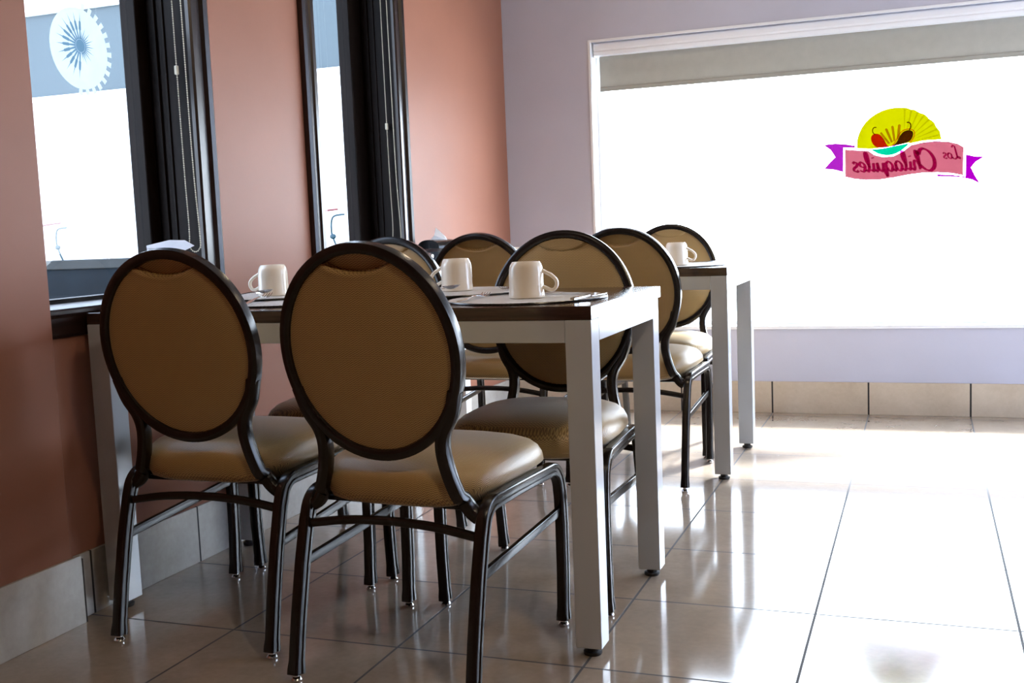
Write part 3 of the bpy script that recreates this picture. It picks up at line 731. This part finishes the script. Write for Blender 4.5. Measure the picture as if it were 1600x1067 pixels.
CH = [  # x, y, rotation, label, group
 (0.552, -0.002, R(-4), 'tan oval-backed banquet chair nearest the camera, its back in front of the near table', 'chairs on the near side of the near table'),
 (-0.019, 0.108, R(0.5), 'tan oval-backed banquet chair at far left, beside the terracotta wall, seen from behind', 'chairs on the near side of the near table'),
 (0.645, 0.550, R(183), 'tan oval-backed banquet chair facing the camera across the near table, behind the corner cup', 'chairs on the far side of the near table'),
 (0.003, 0.690, R(180), 'banquet chair facing the camera behind the near table, mostly hidden by the nearest chair', 'chairs on the far side of the near table'),
 (0.588, 1.820, R(0), 'oval-backed banquet chair seen from behind at the window end of the farther table', 'chairs on the near side of the farther table'),
 (0.045, 1.820, R(0), 'oval-backed banquet chair seen from behind at the wall end of the farther table', 'chairs on the near side of the farther table'),
 (0.553, 2.372, R(182), 'farthest tan banquet chair, facing the camera just in front of the shop window', None)]
for i, (x, y, rz, lab, grp) in enumerate(CH):
    c = chair if i == 0 else copy_tree(chair)
    c.location = (x, y, 0); c.rotation_euler = (0, 0, rz); c['label'] = lab; c['group'] = 'oval-backed banquet chairs at the tables'

# ------------------------------------------------------------------ tableware
ZT = 0.7852
def make_mat():
    bm = bmesh.new(); lathe(bm, [(0.0, 0.0035), (0.17, 0.0035), (0.183, 0.0042), (0.189, 0.0046), (0.192, 0.003), (0.192, 0.001), (0.190, 0.0)], (0, 0, 0), 96, caps=False)
    bmesh.ops.remove_doubles(bm, verts=bm.verts[:], dist=1e-5)
    bottom = [e_ for e_ in bm.edges if e_.is_boundary]; bmesh.ops.contextual_create(bm, geom=bottom)
    o = link('placemat', bm, 'weave', None, True)
    bm = bmesh.new(); sweep(bm, [(0.1925 * math.cos(2*PI*k/96), 0.1925 * math.sin(2*PI*k/96), 0.0022) for k in range(96)], tube_prof(0.0021, 8), (0, 0, 1), closed=True)
    e = link('edge_binding', bm, 'black_plastic', o, True)
    return o
mat0 = make_mat()
MATS = [(0.700, 0.290, 0, 'round woven placemat at the corner of the near table, under the cup with right-hand handle'),
        (0.425, 0.500, 0, 'round woven placemat under the middle cup of the near table'),
        (0.030, 0.325, 0, 'round woven placemat between the two nearest chair backs, with a fork on it'),
        (-0.150, 0.492, 0, 'round woven placemat under the cup nearest the terracotta wall'),
        (0.700, 1.985, 1, 'round woven placemat at the window end of the farther table'),
        (0.060, 2.100, 1, 'round woven placemat at the wall end of the farther table')]
# overlapping mats rest a hair higher on their neighbour
for i, (x, y, k, lab) in enumerate(MATS):
    o = mat0 if i == 0 else copy_tree(mat0)
    o.location = (x, y, ZT + (0.0053 if i in (1, 3) else 0)); tag(o, lab, 'placemat', 'woven placemats on the tables')
def make_mug():
    # cup turned upside down on its rim; base with a small foot ring on top
    t = thing('coffee_cup', '', 'cup', (0, 0, 0))
    bm = bmesh.new()
    H = 0.087
    out = [(0.0405, 0.0), (0.0437, 0.0012), (0.0441, 0.004), (0.0432, 0.010), (0.0424, 0.018), (0.0419, 0.030), (0.0417, 0.048), (0.0414, 0.060), (0.0408, 0.068), (0.0394, 0.0755), (0.0370, 0.0815), (0.0342, 0.0853), (0.0332, H), (0.0312, H), (0.0302, 0.0855), (0.0, 0.0855)]
    inn = [(0.0, 0.080), (0.028, 0.0795), (0.0345, 0.074), (0.0372, 0.062), (0.0378, 0.03), (0.0392, 0.004), (0.0405, 0.0)]
    pr = inn + out[1:]
    seg = 56; rings = []
    for r, z in pr:
        if r == 0: rings.append([bm.verts.new((0, 0, z))])
        else: rings.append([bm.verts.new((r * math.cos(2*PI*k/seg), r * math.sin(2*PI*k/seg), z)) for k in range(seg)])
    for A, B in zip(rings, rings[1:]):
        for k in range(seg):
            a = [A[k % len(A)], A[(k+1) % seg % len(A)]] if len(A) > 1 else [A[0]]
            b = [B[(k+1) % seg], B[k]] if len(B) > 1 else [B[0]]
            bm.faces.new(a + b)
    link('cup_body', bm, 'china', t, True)
    bm = bmesh.new()
    P = catmull([(0.039, 0, 0.0655), (0.048, 0, 0.060), (0.062, 0, 0.052), (0.0725, 0, 0.041), (0.0740, 0, 0.029), (0.067, 0, 0.0185), (0.057, 0, 0.0180), (0.048, 0, 0.0225), (0.0405, 0, 0.0255)], 6)
    pr = [(a * 1.35, b) for a, b in tube_prof(0.0046, 12)]
    sweep(bm, P, pr, (0, 1, 0)); link('cup_handle', bm, 'china', t, 'all')
    return t
mug0 = make_mug(); ZM = ZT + 0.0037
MUGS = [(0.700, 0.288, R(8), ZM, 'upturned cream cup at the corner of the near table, handle to the right'),
        (0.408, 0.540, R(182), ZM + 0.0053, 'upturned cream cup in the middle of the near table, handle to the left'),
        (-0.135, 0.482, R(184), ZM + 0.0053, 'upturned cream cup nearest the terracotta wall, handle to the left'),
        (0.706, 1.985, R(-4), ZM, 'upturned cup on the farther table beside the shop window'),
        (0.016, 2.110, R(25), ZM, 'upturned cup at the wall end of the farther table, mostly hidden behind chair backs')]
for i, (x, y, a, z, lab) in enumerate(MUGS):
    o = mug0 if i == 0 else copy_tree(mug0)
    o.location = (x, y, z); o.rotation_euler = (0, 0, a); o['label'] = lab; o['group'] = 'upturned coffee cups on the tables'

def strip(bm, st):                                       # list of (s along, half width, z, thickness)
    rings = [[bm.verts.new(v) for v in ((-w, s, z), (w, s, z), (w, s, z + th), (-w, s, z + th))] for s, w, z, th in st]
    for A, B in zip(rings, rings[1:]):
        for j in range(4): bm.faces.new((A[j], A[(j+1) % 4], B[(j+1) % 4], B[j]))
    bm.faces.new(rings[0][::-1]); bm.faces.new(rings[-1])
HANDLE = [(0.0, 0.004, 0.0005, 0.002), (0.006, 0.0085, 0.0005, 0.002), (0.03, 0.009, 0.001, 0.002), (0.07, 0.005, 0.004, 0.0022), (0.105, 0.0032, 0.006, 0.0024)]
def fork():
    bm = bmesh.new(); strip(bm, HANDLE + [(0.118, 0.004, 0.0065, 0.002), (0.128, 0.0095, 0.0045, 0.0016), (0.138, 0.0115, 0.003, 0.0015), (0.145, 0.0118, 0.0022, 0.0014)])
    for i in range(4):
        xx = -0.0102 + i * 0.0068
        st = [(0.143, 0.0022, 0.0023, 0.0014), (0.160, 0.0016, 0.002, 0.0013), (0.178, 0.0014, 0.006, 0.0012), (0.188, 0.0006, 0.0105, 0.001)]
        rings = [[bm.verts.new(v) for v in ((xx - w, s, z), (xx + w, s, z), (xx + w, s, z + th), (xx - w, s, z + th))] for s, w, z, th in st]
        for A, B in zip(rings, rings[1:]):
            for j in range(4): bm.faces.new((A[j], A[(j+1) % 4], B[(j+1) % 4], B[j]))
        bm.faces.new(rings[0][::-1]); bm.faces.new(rings[-1])
    return link('fork', bm, 'steel', None, True)
def spoon():
    bm = bmesh.new(); strip(bm, HANDLE + [(0.122, 0.004, 0.006, 0.002), (0.130, 0.008, 0.003, 0.0014)])
    nr, ns = 6, 24
    c = (0, 0.153); A, B = 0.0165, 0.026; rings = []
    for i in range(1, nr + 1):
        r = i / nr
        rings.append([bm.verts.new((A * r * math.cos(2*PI*k/ns), c[1] + B * r * math.sin(2*PI*k/ns), 0.0005 + 0.0095 * r ** 2.2)) for k in range(ns)])
    cc = bm.verts.new((0, c[1], 0.0005))
    for k in range(ns): bm.faces.new((cc, rings[0][k], rings[0][(k+1) % ns]))
    for P_, Q in zip(rings, rings[1:]):
        for k in range(ns): bm.faces.new((P_[k], Q[k], Q[(k+1) % ns], P_[(k+1) % ns]))
    ge = bmesh.ops.solidify(bm, geom=[f for f in bm.faces if all((v.co.y > 0.1265 and v.co.z > 0) for v in f.verts) and len(f.verts) <= 4 and abs(f.normal.z) >= 0 and f.calc_center_median().y > 0.131], thickness=0.0009)
    return link('spoon', bm, 'steel', None, True)
def knife():
    bm = bmesh.new(); strip(bm, [(0.0, 0.005, 0.0005, 0.004), (0.01, 0.0085, 0.0005, 0.005), (0.06, 0.0075, 0.0005, 0.005), (0.095, 0.005, 0.001, 0.0046), (0.10, 0.0085, 0.0015, 0.002), (0.16, 0.0095, 0.0015, 0.0016), (0.195, 0.0075, 0.0015, 0.0014), (0.208, 0.002, 0.0015, 0.001)])
    return link('knife', bm, 'steel', None, True)
fk, spn, kn = fork(), spoon(), knife()
used = set()
def lay(src, tail, head, z, tilt, label, cat, grp):
    o = src if src.name not in used else src.copy()
    if o is not src: COL.objects.link(o)
    used.add(src.name)
    d = Vector((head[0] - tail[0], head[1] - tail[1])); a = math.atan2(d.y, d.x) - PI / 2
    o.location = (tail[0], tail[1], z); o.rotation_euler = Matrix.Rotation(a, 3, 'Z').to_euler() if not tilt else (Matrix.Rotation(a, 3, 'Z') @ Matrix.Rotation(R(tilt), 3, 'X')).to_euler()
    tag(o, label, cat, grp)
ZK = ZT + 0.0042
lay(fk, (0.574, 0.165), (0.570, 0.34), ZK, 0, 'steel fork left of the cup at the corner of the near table', 'fork', 'forks on the near table')
lay(fk, (0.560, 0.672), (0.563, 0.478), ZK + 0.0053, 0, 'steel fork just behind the corner cup of the near table, tines toward the camera', 'fork', 'forks on the near table')
lay(fk, (-0.028, 0.175), (-0.072, 0.365), ZK, 3.0, 'steel fork on the placemat between the two nearest chair backs', 'fork', 'forks on the near table')
lay(kn, (0.850, 0.175), (0.872, 0.38), ZK, 0, 'steel knife at the right edge of the corner placemat', 'knife', 'knives on the near table')
lay(kn, (0.850, 0.362), (0.660, 0.420), ZK, 0, 'steel knife lying crosswise behind the corner cup', 'knife', 'knives on the near table')
lay(spn, (0.302, 0.405), (0.478, 0.396), ZK + 0.0053, 4.5, 'steel spoon in front of the middle cup of the near table', 'spoon', 'spoons on the near table')
lay(spn, (-0.245, 0.385), (-0.070, 0.372), ZK + 0.0053, 4.5, 'steel spoon in front of the cup nearest the terracotta wall', 'spoon', 'spoons on the near table')

# napkin dispensers with a black domed lid and a sheet sticking out
def dispenser(label):
    t = thing('napkin_dispenser', label, 'napkin dispenser', (0, 0, 0), 0, 'black-lidded napkin dispensers at the wall ends')
    boxes('base', 'black_plastic', t, (-0.05, 0.05, -0.07, 0.07, 0, 0.012), bev=0.004)
    boxes('clear_body', 'clear_plastic', t, (-0.046, 0.046, -0.066, 0.066, 0.012, 0.108), bev=0.003)
    bm = bmesh.new(); box(bm, -0.038, 0.038, -0.056, 0.056, 0.0125, 0.085, 0.002); link('napkin_stack', bm, 'paper', t)
    bm = bmesh.new(); prf = []
    for i in range(13):
        a = PI * i / 12; prf.append((-0.080 * math.cos(a), 0.110 + 0.026 * math.sin(a)))
    A = [bm.verts.new((-0.052, y, z)) for y, z in prf]; B = [bm.verts.new((0.052, y, z)) for y, z in prf]
    A0 = [bm.verts.new((-0.052, y, 0.100)) for y in (-0.080, 0.080)]; B0 = [bm.verts.new((0.052, y, 0.100)) for y in (-0.080, 0.080)]
    for i in range(12): bm.faces.new((A[i], A[i+1], B[i+1], B[i]))
    bm.faces.new([A0[0]] + A + [A0[1]]); bm.faces.new([B0[0]] + B + [B0[1]]); bm.faces.new((A0[0], A[0], B[0], B0[0])); bm.faces.new((A0[1], A[-1], B[-1], B0[1])); bm.faces.new((*A0, *B0[::-1]))
    link('domed_lid', bm, 'black_plastic', t, True)
    return t
NAPKIN = film('thin_white_napkin_paper', (0.85, 0.85, 0.88), 0.4)
def sheet(t, pts, name='loose_napkin', mat=None):
    bm = bmesh.new(); n = len(pts)
    pts = [(p[0], p[1], p[2] - 0.0115) for p in pts]
    a = [bm.verts.new(p) for p in pts]; b = [bm.verts.new((p[0] + 0.0015, p[1], p[2] + 0.0012)) for p in pts]
    f1 = bm.faces.new(a); f2 = bm.faces.new(b[::-1])
    for i in range(n): bm.faces.new((a[i], a[(i+1) % n], b[(i+1) % n], b[i]))
    bmesh.ops.triangulate(bm, faces=[f1, f2]); return link(name, bm, mat or NAPKIN, t)
d1 = dispenser('black-lidded napkin dispenser with folded napkins on top, at the wall end of the near table')
d1.location = (-0.345, 0.275, ZT)
d2 = copy_tree(d1); d2['label'] = 'black-lidded napkin dispenser with one napkin poking up, at the wall end of the farther table'
d2.location = (-0.318, 2.035, ZT); d2.rotation_euler = (0, 0, R(58))
sheet(d1, [(-0.010, -0.050, 0.146), (0.018, -0.088, 0.176), (0.030, -0.010, 0.188), (0.034, 0.052, 0.186), (0.030, 0.098, 0.170), (0.0, 0.050, 0.146)])
sheet(d1, [(0.012, -0.060, 0.146), (0.040, -0.108, 0.170), (0.046, -0.060, 0.163), (0.036, 0.030, 0.146)])
sheet(d2, [(0.02, -0.035, 0.143), (0.035, -0.005, 0.155), (0.03, 0.01, 0.168), (0.022, 0.05, 0.196), (0.0, 0.03, 0.165), (-0.01, 0.055, 0.142)], mat='paper')
# sugar jar in front of it
j = thing('sugar_jar', 'small clear glass jar with chrome lid beside the far napkin dispenser', 'jar', (-0.300, 1.870, ZT))
bm = bmesh.new(); lathe(bm, [(0.0, 0), (0.030, 0.0), (0.033, 0.004), (0.033, 0.052), (0.028, 0.062), (0.028, 0.066)], (0, 0, 0), 36, caps=False); link('jar_body', bm, 'jar_glass', j, True)
bm = bmesh.new(); lathe(bm, [(0.0, 0.003), (0.029, 0.003), (0.029, 0.038), (0.0, 0.042)], (0, 0, 0), 28, caps=False); link('sugar', bm, 'paper', j, True)
bm = bmesh.new(); lathe(bm, [(0.030, 0.064), (0.031, 0.068), (0.030, 0.076), (0.024, 0.082), (0.008, 0.086), (0.0, 0.087)], (0, 0, 0), 36, caps=False); link('jar_lid', bm, 'chrome', j, True)
